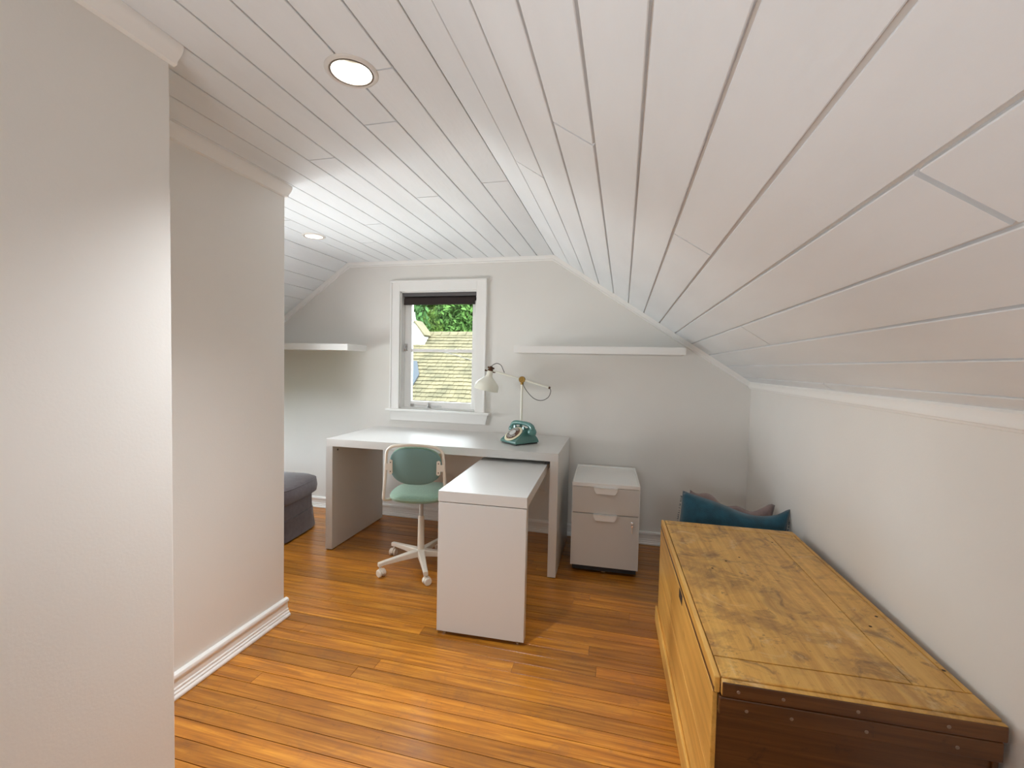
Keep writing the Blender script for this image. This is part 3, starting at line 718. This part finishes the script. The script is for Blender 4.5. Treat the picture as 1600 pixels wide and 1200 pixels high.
obj('arm', tube([al, Vector((0, 0, jz))+Vector((0, 0, -0.0)), ar], 0.0072, 12), M['creamlamp'], lamp, smooth='auto')
obj('arm_tip', tube([ar-d_*0.004, ar+d_*0.008], 0.0080, 12), M['bronze'], lamp, label='dark arm end cap')
# shade: bell lathe tilted
sm = T(-0.232, -0.004, 0.458) @ Ry(math.radians(12))
shp = [(0.020, 0.000), (0.021, -0.030), (0.027, -0.044), (0.052, -0.066), (0.074, -0.086), (0.084, -0.104), (0.086, -0.138), (0.0845, -0.138), (0.082, -0.105), (0.072, -0.088), (0.050, -0.068), (0.025, -0.046), (0.0185, -0.030), (0.0185, 0.0), (0.020, 0.000)]
obj('shade', lathe(shp, 44, mtx=sm), M['creamlamp'], lamp, smooth='auto')
b = lathe([(0, 0.001), (0.0195, 0.001), (0.020, 0.010), (0.013, 0.016), (0.012, 0.030), (0.006, 0.034), (0, 0.034)], 22, mtx=sm)
for s in (-1, 1): lathe([(0, -0.002), (0.007, -0.002), (0.007, 0.002), (0, 0.002)], 12, bm=b, mtx=sm @ T(s*0.019, 0, 0.022) @ Rx(PI/2))
sk = obj('socket', b, M['bronze'], lamp, smooth='auto', label='dark bronze lamp socket')
b = tube([sm @ Vector((-0.036, 0, -0.004)), sm @ Vector((0.036, 0, -0.004)), al+d_*0.035], 0.004, 10)
lathe([(0, -0.004), (0.006, -0.004), (0.006, 0.004), (0, 0.004)], 12, bm=b, mtx=sm @ T(-0.036, 0, -0.004) @ Ry(PI/2))
obj('swivel_pin', b, M['bronze'], lamp, smooth='auto')
b = lathe([(0, -0.045), (0.012, -0.045), (0.020, -0.070), (0.028, -0.092), (0.024, -0.112), (0, -0.122)], 22, mtx=sm)
obj('bulb', b, M['trim'], lamp, smooth='auto')
b = tube(spline([sm @ Vector((0, 0, 0.030)), sm @ Vector((0.010, 0, 0.046)), (-0.185, -0.002, 0.512), (-0.155, -0.004, 0.500), (-0.138, -0.008, 0.470), (-0.128, -0.006, 0.447)], 6), 0.0024, 8)
obj('cable', b, M['cord'], lamp, smooth=True, label='dark fabric cable looping from the socket')
b = tube(spline([(0.197, 0, 0.348), (0.203, 0, 0.325), (0.186, 0, 0.285), (0.14, -0.002, 0.262), (0.085, -0.003, 0.276), (0.035, -0.003, 0.325), (0.008, -0.010, 0.372)], 7), 0.0024, 8)
obj('cable', b, M['cord'], lamp, smooth=True, label='dark fabric cable looping off the arm')

# storage chest ----------------------------------------------------------
CHR = math.radians(1.7)
chest = thing('wooden_chest', 'large worn pine storage chest beside the right wall', 'chest', (0.5025, 1.694, 0), CHR)
hwx, hly = 0.287, 0.5625
body = bmesh.new()
box(-hwx+0.006, hwx-0.006, -hly+0.016, hly-0.012, 0.012, 0.410, 0.002, bm=body)
box(-hwx+0.006, hwx-0.006, -hly+0.03, hly-0.02, 0.405, 0.4585, bm=body)
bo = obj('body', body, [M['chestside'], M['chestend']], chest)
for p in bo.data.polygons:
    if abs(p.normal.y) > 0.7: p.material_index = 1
# side boards visible as two planks with a recessed joint
for s in (-1, 1):
    x0, x1 = (-hwx, -hwx+0.012) if s < 0 else (hwx-0.012, hwx)
    for z0, z1 in ((0.012, 0.238), (0.240, 0.4585)):
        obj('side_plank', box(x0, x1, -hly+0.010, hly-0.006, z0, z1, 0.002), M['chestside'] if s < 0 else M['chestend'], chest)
# skirt
for s in (-1, 1):
    x0, x1 = (-hwx-0.012, -hwx) if s < 0 else (hwx, hwx+0.010)
    b = box(x0, x1, -hly-0.002, hly+0.002, 0, 0.075, 0.004); obj('skirt', b, M['chestside'], chest)
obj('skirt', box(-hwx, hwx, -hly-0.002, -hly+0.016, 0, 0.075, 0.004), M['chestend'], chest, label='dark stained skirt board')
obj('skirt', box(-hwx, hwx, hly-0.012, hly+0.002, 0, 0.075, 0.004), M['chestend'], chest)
kh = obj('lock_recess', box(-hwx-0.0008, -hwx+0.004, -0.10, -0.035, 0.425, 0.4575, 0.0004), M['keyhole'], chest, label='dark empty lock recess')
lid = obj('lid', box(-hwx+0.001, hwx-0.001, -hly+0.002, hly-0.002, 0.4600, 0.4745, 0.001), M['chestend'], chest)
zt = 0.500
def lboard(nm, x0, x1, y0, y1, m, z0=0.4745, z1=zt, bev=0.0022, label=None):
    return obj(nm, box(x0+0.0011, x1-0.0011, y0+0.0011, y1-0.0011, z0, z1, bev), M[m], lid, label=label)
es = 0.016
lboard('edge_strip', -hwx, -hwx+es, -hly, hly, 'chestside', 0.4602, zt+0.0005, 0.003, label='paler strip along the left edge')
lboard('edge_strip', hwx-es, hwx, -hly+0.085, hly-0.06, 'chest')
lboard('end_board', -hwx+es, hwx, -hly+0.006, -hly+0.085, 'chest', bev=0.003)
lboard('end_board', -hwx+es, hwx, hly-0.060, hly, 'chest')
lboard('lid_plank', -hwx+es, 0.166, -hly+0.085, hly-0.06, 'chest', bev=0.0014)
lboard('lid_plank', 0.166, hwx-es, -hly+0.085, hly-0.06, 'chest', bev=0.0014, z1=zt-0.0006)
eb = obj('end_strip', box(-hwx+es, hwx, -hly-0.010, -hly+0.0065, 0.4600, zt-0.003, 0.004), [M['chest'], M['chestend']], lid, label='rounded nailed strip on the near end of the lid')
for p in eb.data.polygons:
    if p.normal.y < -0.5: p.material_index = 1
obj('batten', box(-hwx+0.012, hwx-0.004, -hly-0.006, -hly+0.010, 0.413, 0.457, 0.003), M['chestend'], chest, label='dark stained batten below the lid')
obj('batten', box(-hwx+0.012, hwx-0.004, hly-0.010, hly+0.004, 0.413, 0.457, 0.003), M['chestend'], chest)
for x in (-0.235, -0.14, 0.01, 0.18):
    r = lathe([(0, 0), (0.0042, 0), (0.0035, 0.0012), (0, 0.0016)], 10, mtx=T(x, -hly-0.010, 0.477) @ Rx(PI/2)); obj('nail', r, M['nail'], lid, label='nail head')
    r = lathe([(0, 0), (0.0042, 0), (0.0035, 0.0012), (0, 0.0016)], 10, mtx=T(x+0.02, -hly-0.006, 0.432) @ Rx(PI/2)); obj('nail', r, M['nail'], chest, label='nail head')
for x, yy in ((0.148, 0.395), (0.253, -0.16), (0.205, -0.225), (-0.095, 0.14), (0.276, -0.40), (-0.035, 0.19), (-0.16, 0.06)):
    obj('knot', lathe([(0, 0), (0.0045, 0), (0.004, 0.0004), (0, 0.0006)], 9, mtx=T(x, yy, zt-0.0002)), M['keyhole'], lid)

# cushions ----------------------------------------------------------------
def cushion(name, w, h, th, m, label, loc, rot, dent=0.0, seed=1, droop=None):
    rnd = random.Random(seed); N = 26
    b = bmesh.new(); grid = {}
    for side in (-1, 1):
        for i in range(N+1):
            for j in range(N+1):
                u, v = i/N*2-1, j/N*2-1
                if side == 1 and (i in (0, N) or j in (0, N)): grid[(1, i, j)] = grid[(-1, i, j)]; continue
                k = (1-abs(u)**2.6)*(1-abs(v)**2.6)
                x = w/2*u*(1-0.06*(1-abs(u))*0 - 0.07*(1-v*v)*0.6*abs(u)); z = h/2*v*(1-0.07*(1-u*u))
                if droop: z += droop(u)*(v+1)/2
                yy = side*th/2*k**0.5 + 0.006*math.sin(7*u+3*v+seed)*k + 0.005*math.sin(11*v-5*u)*k
                grid[(side, i, j)] = b.verts.new((x, yy, z+h/2))
    for side in (-1, 1):
        for i in range(N):
            for j in range(N):
                f = [grid[(side, i, j)], grid[(side, i+1, j)], grid[(side, i+1, j+1)], grid[(side, i, j+1)]]
                if len(set(f)) == 4: b.faces.new(f if side < 0 else f[::-1])
    t = thing(name, label, 'cushion', loc); t.rotation_euler = rot
    obj('cover', b, m, t, smooth=True)
    return t, grid
tc_, _ = cushion('cushion', 0.505, 0.54, 0.16, M['tealcloth'], 'large teal blue cushion with frayed edges leaning behind the chest', (0.500, 2.395, 0.030), (math.radians(-7), math.radians(7.5), math.radians(-2)), seed=2,
             droop=lambda u: (-0.030*math.exp(-((u-0.35)/0.5)**2)+0.03*math.exp(-((u-1)/0.16)**2)))
# frayed fringe round the teal cushion
b = bmesh.new(); fr_ = random.Random(3)
for k in range(260):
    t = fr_.random(); side = k % 2
    s = -1 if side == 0 else 1
    x = s*0.251; z = 0.01+t*0.51
    p = Vector((x, 0, z)); q = p+Vector((s*fr_.uniform(0.004, 0.012), fr_.uniform(-0.004, 0.004), fr_.uniform(-0.003, 0.003)))
    v = [b.verts.new(p+Vector((0, 0, -0.0016))), b.verts.new(p+Vector((0, 0, 0.0016))), b.verts.new(q)]
    w_ = b.verts.new(p+Vector((0, 0.0016, 0)))
    b.faces.new(v); b.faces.new((v[0], v[2], w_)); b.faces.new((v[1], w_, v[2])); b.faces.new((v[0], w_, v[1]))
obj('fringe', b, M['tealcloth'], tc_, kind='stuff')
cushion('cushion', 0.43, 0.485, 0.12, M['mauvecloth'], 'crumpled dusty mauve cushion behind the teal cushion', (0.520, 2.575, 0.056), (math.radians(-7), math.radians(9), 0), seed=5,
        droop=lambda u: 0.012*math.sin(9*u)+(-0.03*math.exp(-((u-0.2)/0.5)**2)+0.015*math.exp(-((u-0.95)/0.15)**2)))
cushion('cushion', 0.34, 0.26, 0.10, M['tealcloth'], 'dark teal cushion lying on the floor beside the far end of the chest', (0.440, 2.835, 0.054), (math.radians(90), 0, math.radians(35)), seed=8)

# ottoman ------------------------------------------------------------------
ot = thing('ottoman', 'mauve grey fabric ottoman with a skirt left of the desk', 'ottoman', (-2.475, 2.62, 0), math.radians(8))
def rsq(wx, wy, prof, ex=5, N=56):
    b = bmesh.new(); rings = []
    for r, z, fl in prof:
        if r == 0: rings.append([b.verts.new((0, 0, z))]); continue
        ring = []
        for i in range(N):
            a = 2*PI*i/N; c_, s_ = math.cos(a), math.sin(a)
            rr = r*(1+fl*math.sin(a*14)*0.5+fl*0.6*math.sin(a*5+1))
            ring.append(b.verts.new((wx*rr*abs(c_)**(2/ex)*(1 if c_ >= 0 else -1), wy*rr*abs(s_)**(2/ex)*(1 if s_ >= 0 else -1), z)))
        rings.append(ring)
    for A, B in zip(rings, rings[1:]):
        for i in range(N):
            j = (i+1) % N
            if len(A) == 1: b.faces.new((A[0], B[j], B[i]))
            elif len(B) == 1: b.faces.new((A[i], A[j], B[0]))
            else: b.faces.new((A[i], A[j], B[j], B[i]))
    return b
obj('cushion_top', rsq(0.335, 0.28, [(0, 0.262, 0), (0.93, 0.262, 0), (0.985, 0.275, 0), (1.0, 0.31, 0), (0.985, 0.352, 0), (0.955, 0.368, 0), (0.90, 0.378, 0), (0.6, 0.392, 0), (0, 0.396, 0)], 4.2), M['ott'], ot, smooth='auto')
pts = [Vector((0.325*abs(math.cos(2*PI*i/56))**(2/4.2)*(1 if math.cos(2*PI*i/56) >= 0 else -1), 0.272*abs(math.sin(2*PI*i/56))**(2/4.2)*(1 if math.sin(2*PI*i/56) >= 0 else -1), 0.362)) for i in range(56)]
obj('piping', tube(pts, 0.0045, 8, closed=True), M['ott'], ot, smooth=True)
obj('skirt_cover', rsq(0.305, 0.255, [(0, 0.263, 0), (0.96, 0.262, 0), (0.97, 0.15, 0.002), (0.985, 0.146, 0.003), (1.0, 0.08, 0.008), (1.03, 0.012, 0.016), (0, 0.012, 0)], 5), M['ott'], ot, smooth='auto')
obj('seam', tube([Vector((p.x*0.925, p.y*0.925, 0.150)) for p in pts], 0.003, 8, closed=True), M['ott'], ot, smooth=True)

# wall plates ----------------------------------------------------------------
wp = thing('wall_plate', 'blank white wall plate low on the back wall behind the desk', 'wall plate', (-0.569, D, 0.36))
obj('cover', box(-0.042, 0.042, -0.009, 0, -0.058, 0.058, 0.003), M['plate'], wp)
for z in (-0.04, 0.04):
    obj('screw', lathe([(0, 0), (0.003, 0), (0.0025, 0.001), (0, 0.001)], 10, mtx=T(0, -0.009, z) @ Rx(PI/2)), M['chrome'], wp)

# downlights -----------------------------------------------------------------
dls = [(-0.755, 1.120, 'round recessed downlight in the ceiling nearest the camera', 1.0), (-1.950, 2.500, 'small far recessed downlight above the shelf on the left', 0.3)]
cutters = []
for i, (x, yy, lab, k) in enumerate(dls):
    t = thing('recessed_downlight', lab or 'round recessed downlight in the ceiling behind the camera', 'ceiling light', (x, yy, ZC), group='ceiling downlights')
    ro = 0.072
    obj('trim_ring', lathe([(0.0575, 0.0), (0.0575, -0.003), (0.062, -0.006), (0.069, -0.0045), (ro, -0.001), (ro, 0.001), (0.0575, 0.001)], 48), M['ring'], t, smooth='auto', label='white trim ring')
    obj('gasket', lathe([(0.0535, -0.0030), (0.0535, 0.004), (0.0578, 0.001), (0.0585, -0.0050), (0.0550, -0.0050), (0.0535, -0.0030)], 48), M['ringgrey'], t, smooth='auto', label='dark inner rim')
    obj('reflector', lathe([(0.0555, -0.001), (0.053, 0.025), (0.048, 0.078), (0.048, 0.084), (0.058, 0.084), (0.0582, 0.0), (0.0555, -0.001)], 48), M['reflector'], t, smooth='auto')
    obj('lens', lathe([(0, 0.078), (0.0475, 0.078), (0.0475, 0.082), (0, 0.082)], 40), M['lens'], t, smooth='auto', label='glowing lens')
    obj('lens_rim', lathe([(0.0440, 0.0745), (0.0440, 0.0775), (0.0482, 0.0775), (0.0484, 0.0745), (0.0440, 0.0745)], 40), M['ringgrey'], t, smooth='auto', label='thin dark rim round the lens')
    ld = bpy.data.lights.new('downlight_lamp', 'AREA'); ld.shape = 'DISK'; ld.size = 0.070; ld.energy = LAMP*k; ld.color = LAMPCOL
    lo = bpy.data.objects.new('downlight_lamp', ld); COL.objects.link(lo); lo.location = (0, 0, 0.070); lo.parent = t
    ld.spread = math.radians(105)
def cut_hole(o, x, yy, r=0.058):
    cb2 = lathe([(0, ZC-0.03), (r, ZC-0.03), (r, ZC+0.095), (0, ZC+0.095)], 40, mtx=T(x, yy, 0))
    me = bpy.data.meshes.new('c'); bmesh.ops.recalc_face_normals(cb2, faces=cb2.faces); cb2.to_mesh(me); cb2.free()
    co = bpy.data.objects.new('c', me); COL.objects.link(co)
    md = o.modifiers.new('b', 'BOOLEAN'); md.operation = 'DIFFERENCE'; md.object = co; md.solver = 'EXACT'
    dg = bpy.context.evaluated_depsgraph_get(); dg.update()
    new = bpy.data.meshes.new_from_object(o.evaluated_get(dg)); o.modifiers.clear(); o.data = new
    bpy.data.objects.remove(co)
for (x, yy, lab, k) in dls:
    cut_hole(ceiling, x, yy, 0.0585)
    for (o, x0, x1, y0, y1) in planks:
        if x0-0.06 < x < x1+0.06 and y0-0.06 < yy < y1+0.06 and x1 <= CR[0]+0.01 and x0 >= CLf[0]-0.01: cut_hole(o, x, yy)

# ================================================================== OUTSIDE
props(obj('ground', box(-45, 45, -60, 70, -3.2, -3.0), M['grass']), kind='structure')
hs_ = thing('neighbour_house', 'neighbouring house with a cedar shingle roof seen through the window', 'house', (-5.0, 12.0, -3.0))
RZ = 2.09; SL = 0.75; yE = 8.6
zr = lambda yy: RZ-(12-yy)*SL
obj('wall', box(-5, 6, -2.9, 2.9, 0, zr(yE)+3.0+0.3), M['houseext'], hs_)
rb = prism([(yE-12, zr(yE)+3-0.05), (0, RZ+3-0.05), (12-yE, zr(yE)+3-0.05), (12-yE, zr(yE)+3-0.2), (0, RZ+3-0.2), (yE-12, zr(yE)+3-0.2)], 0, -5.6, 6.6)
roof = obj('roof', rb, M['slate'], hs_)
sb = bmesh.new(); rs = random.Random(11)
L_ = math.hypot(12-yE, (12-yE)*SL); ca = (12-yE)/L_; sa = (12-yE)*SL/L_
vs = []; fs = []
expo = 0.150; nrow = int(L_/expo)+1
for r in range(nrow):
    x = -5.6+rs.uniform(-0.1, 0)
    while x < 6.6:
        w_ = rs.uniform(0.09, 0.17)
        if -7.7 < x-5.0+5.0-5.0+5.0+0 < 6.6:
            lo = r*expo + rs.uniform(-0.008, 0.008); hi = lo+expo*1.25
            th = 0.030+rs.uniform(-0.004, 0.006)
            base_i = len(vs)
            for (xx) in (x+0.003, x+w_-0.003):
                for (s_, nn) in ((lo, -0.02), (lo, th), (hi, 0.004), (hi, -0.02)):
                    yy = (yE-12)+s_*ca - nn*sa; zz = zr(yE)+3+s_*sa + nn*ca
                    vs.append((xx, yy, zz))
            A = base_i; fs += [(A, A+1, A+5, A+4), (A+1, A+2, A+6, A+5), (A+2, A+3, A+7, A+6), (A, A+3, A+2, A+1), (A+4, A+5, A+6, A+7)]
        x += w_
me = bpy.data.meshes.new('shingles'); me.from_pydata(vs, [], fs); me.update(); me.materials.append(M['shingle'])
so = bpy.data.objects.new('shingles', me); COL.objects.link(so); so.parent = hs_; so['kind'] = 'stuff'
# ridge caps
x = -5.6; k = 0
while x < 6.6:
    b = prism([(-0.10, -0.045), (0, 0.045), (0.10, -0.045), (0.10, -0.075), (0, 0.010), (-0.10, -0.075)], 0, x, x+0.26)
    for v in b.verts:
        if v.co.x > x+0.13: v.co.z += 0.03
        v.co.z += RZ+3
    obj('ridge_cap', b, M['shingle'], hs_); x += 0.25
# dormer
dx0, dx1, dyf = -1.20, -0.42, -0.45
apx, apz = -0.70, 2.45+3; ez = 2.06+3
pk = [(dx0, 1.5+3), (dx1, 1.5+3), (dx1, ez), (apx, apz-0.04), (dx0, ez-0.06)]
dw = obj('dormer_wall', prism(pk, 1, dyf, -0.05), M['houseext'], hs_)
obj('dormer_roof', prism([(apx, apz), (dx1+0.06, ez-0.03), (dx1+0.03, ez-0.07), (apx, apz-0.05)], 1, dyf-0.10, 0.0), M['shingle'], hs_)
obj('dormer_roof', prism([(apx, apz), (dx0-0.10, ez-0.10), (dx0-0.07, ez-0.14), (apx, apz-0.05)], 1, dyf-0.10, 0.0), M['shingle'], hs_)
obj('finial', lathe([(0, 0), (0.045, 0), (0.03, 0.05), (0.015, 0.10), (0.02, 0.14), (0, 0.24)], 14, mtx=T(apx, dyf-0.05, apz-0.02)), M['houseext'], hs_)
for (x0, x1, z0, z1) in ((-0.74, -0.56, 1.90, 2.02), (-0.78, -0.60, 1.80, 1.84)):
    wdw = obj('window', box(x0, x1, dyf-0.02, dyf+0.01, z0+3, z1+3, 0.004), M['extglass'], hs_)
    obj('window_frame', box(x0+0.03, x1-0.02, dyf-0.03, dyf-0.015, z0+3.018, z1+3-0.018), M['houseext'], wdw)
fl = prism([(-0.50, zr(10.9)+3), (-0.02, zr(10.9)+3), (0.02, zr(10.55)+3), (-0.06, zr(10.0)+3), (-0.5, zr(10.0)+3)], 1, 0, 0.02)
b = bmesh.new(); vv = []
for (xx, yy) in ((-0.9, 10.9), (-0.30, 10.9), (-0.02, 10.45), (-0.02, 9.9), (-0.5, 9.9)): vv.append((xx, yy))
fl.free()
A = [b.verts.new((xx, yy-12-0.05*sa, zr(yy)+3+0.055*ca)) for xx, yy in vv]; B = [b.verts.new((xx, yy-12-0.02*sa, zr(yy)+3+0.0)) for xx, yy in vv]
b.faces.new(A); b.faces.new(B[::-1])
for i in range(5): b.faces.new((A[i], A[(i+1) % 5], B[(i+1) % 5], B[i]))
obj('valley_shade_sheet', b, M['slate'], hs_, label='blue grey sheet for the valley shade beside the dormer')  # grey sheet over the shingles, stands for the shaded roof valley
# cable crossing in front of the roof
cb3 = tube(spline([(-6.5, 9.2, 1.62), (-4.9, 9.1, 1.545), (-3.9, 9.0, 1.50), (-3.45, 9.0, 1.42), (-3.04, 9.0, 1.315), (-2.2, 9.0, 1.25), (3.0, 9.4, 1.4)], 8), 0.008, 6)
props(obj('power_cable', cb3, M['cord']), 'thin dark cable sagging across the shingle roof', 'cable')
# trees
def tree(name, label, cx, cy, zt_, rad, m, seed, n, group=None):
    t = thing(name, label, 'tree', (cx, cy, -3.0), group=group)
    tb = tube([(0, 0, 0), (0.1, 0, 3), (0, 0.1, zt_+3-1)], [0.32, 0.22, 0.05], 10)
    obj('trunk', tb, M['bark'], t, smooth=True)
    rs = random.Random(seed); vs = []; fs = []
    clumps = []
    for k in range(90):
        z = rs.uniform(1.8, zt_+3); r0 = rad*(1-((z-1.8)/(zt_+3.2-1.8))**1.6)+0.2
        a = rs.uniform(0, 2*PI); rr = r0*rs.uniform(0.4, 1.0)
        clumps.append((rr*math.cos(a), rr*math.sin(a), z, rs.uniform(0.5, 0.95)))
    for k in range(n):
        c = clumps[rs.randrange(len(clumps))]
        d = Vector((rs.gauss(0, 1), rs.gauss(0, 1), rs.gauss(0, 0.8)))
        d = d.normalized()*c[3]*rs.uniform(0.6, 1.0)
        p = Vector((c[0], c[1], c[2]))+d
        u = Vector((rs.gauss(0, 1), rs.gauss(0, 1), rs.gauss(0, 1))).normalized(); v = u.orthogonal().normalized(); s = rs.uniform(0.08, 0.17)
        dn = Vector((0, 0, -0.06))
        A = len(vs); vs += [p-u*s, p+v*s*0.5, p+u*s+dn, p-v*s*0.5]; fs.append((A, A+1, A+2, A+3))
    me = bpy.data.meshes.new('foliage'); me.from_pydata([tuple(q) for q in vs], [], fs); me.update(); me.materials.append(m)
    o = bpy.data.objects.new('foliage', me); COL.objects.link(o); o.parent = t; o['kind'] = 'stuff'
tree('leafy_tree', 'mid green leafy tree behind the ridge at the left of the view', -10.6, 20.3, 6.6, 1.7, M['leafA'], 1, 42000)
tree('leafy_tree', 'bluish green tree at the right of the window view', -7.0, 19.4, 6.4, 1.5, M['leafC'], 3, 42000)
tree('leafy_tree', 'bright green leafy tree between the two nearer trees', -10.2, 24.0, 8.6, 2.2, M['leafA'], 2, 42000)
tree('leafy_tree', 'tall dark green tree farthest behind the ridge', -14.6, 27.0, 10.0, 2.4, M['leafB'], 4, 42000)
tree('leafy_tree', 'dark green tree beyond the right end of the ridge', -9.6, 30.5, 10.8, 3.0, M['leafB'], 6, 42000)
tree('conifer', 'dark narrow conifer beside the dormer peak', -9.0, 17.0, 5.2, 0.55, M['leafB'], 5, 12000)
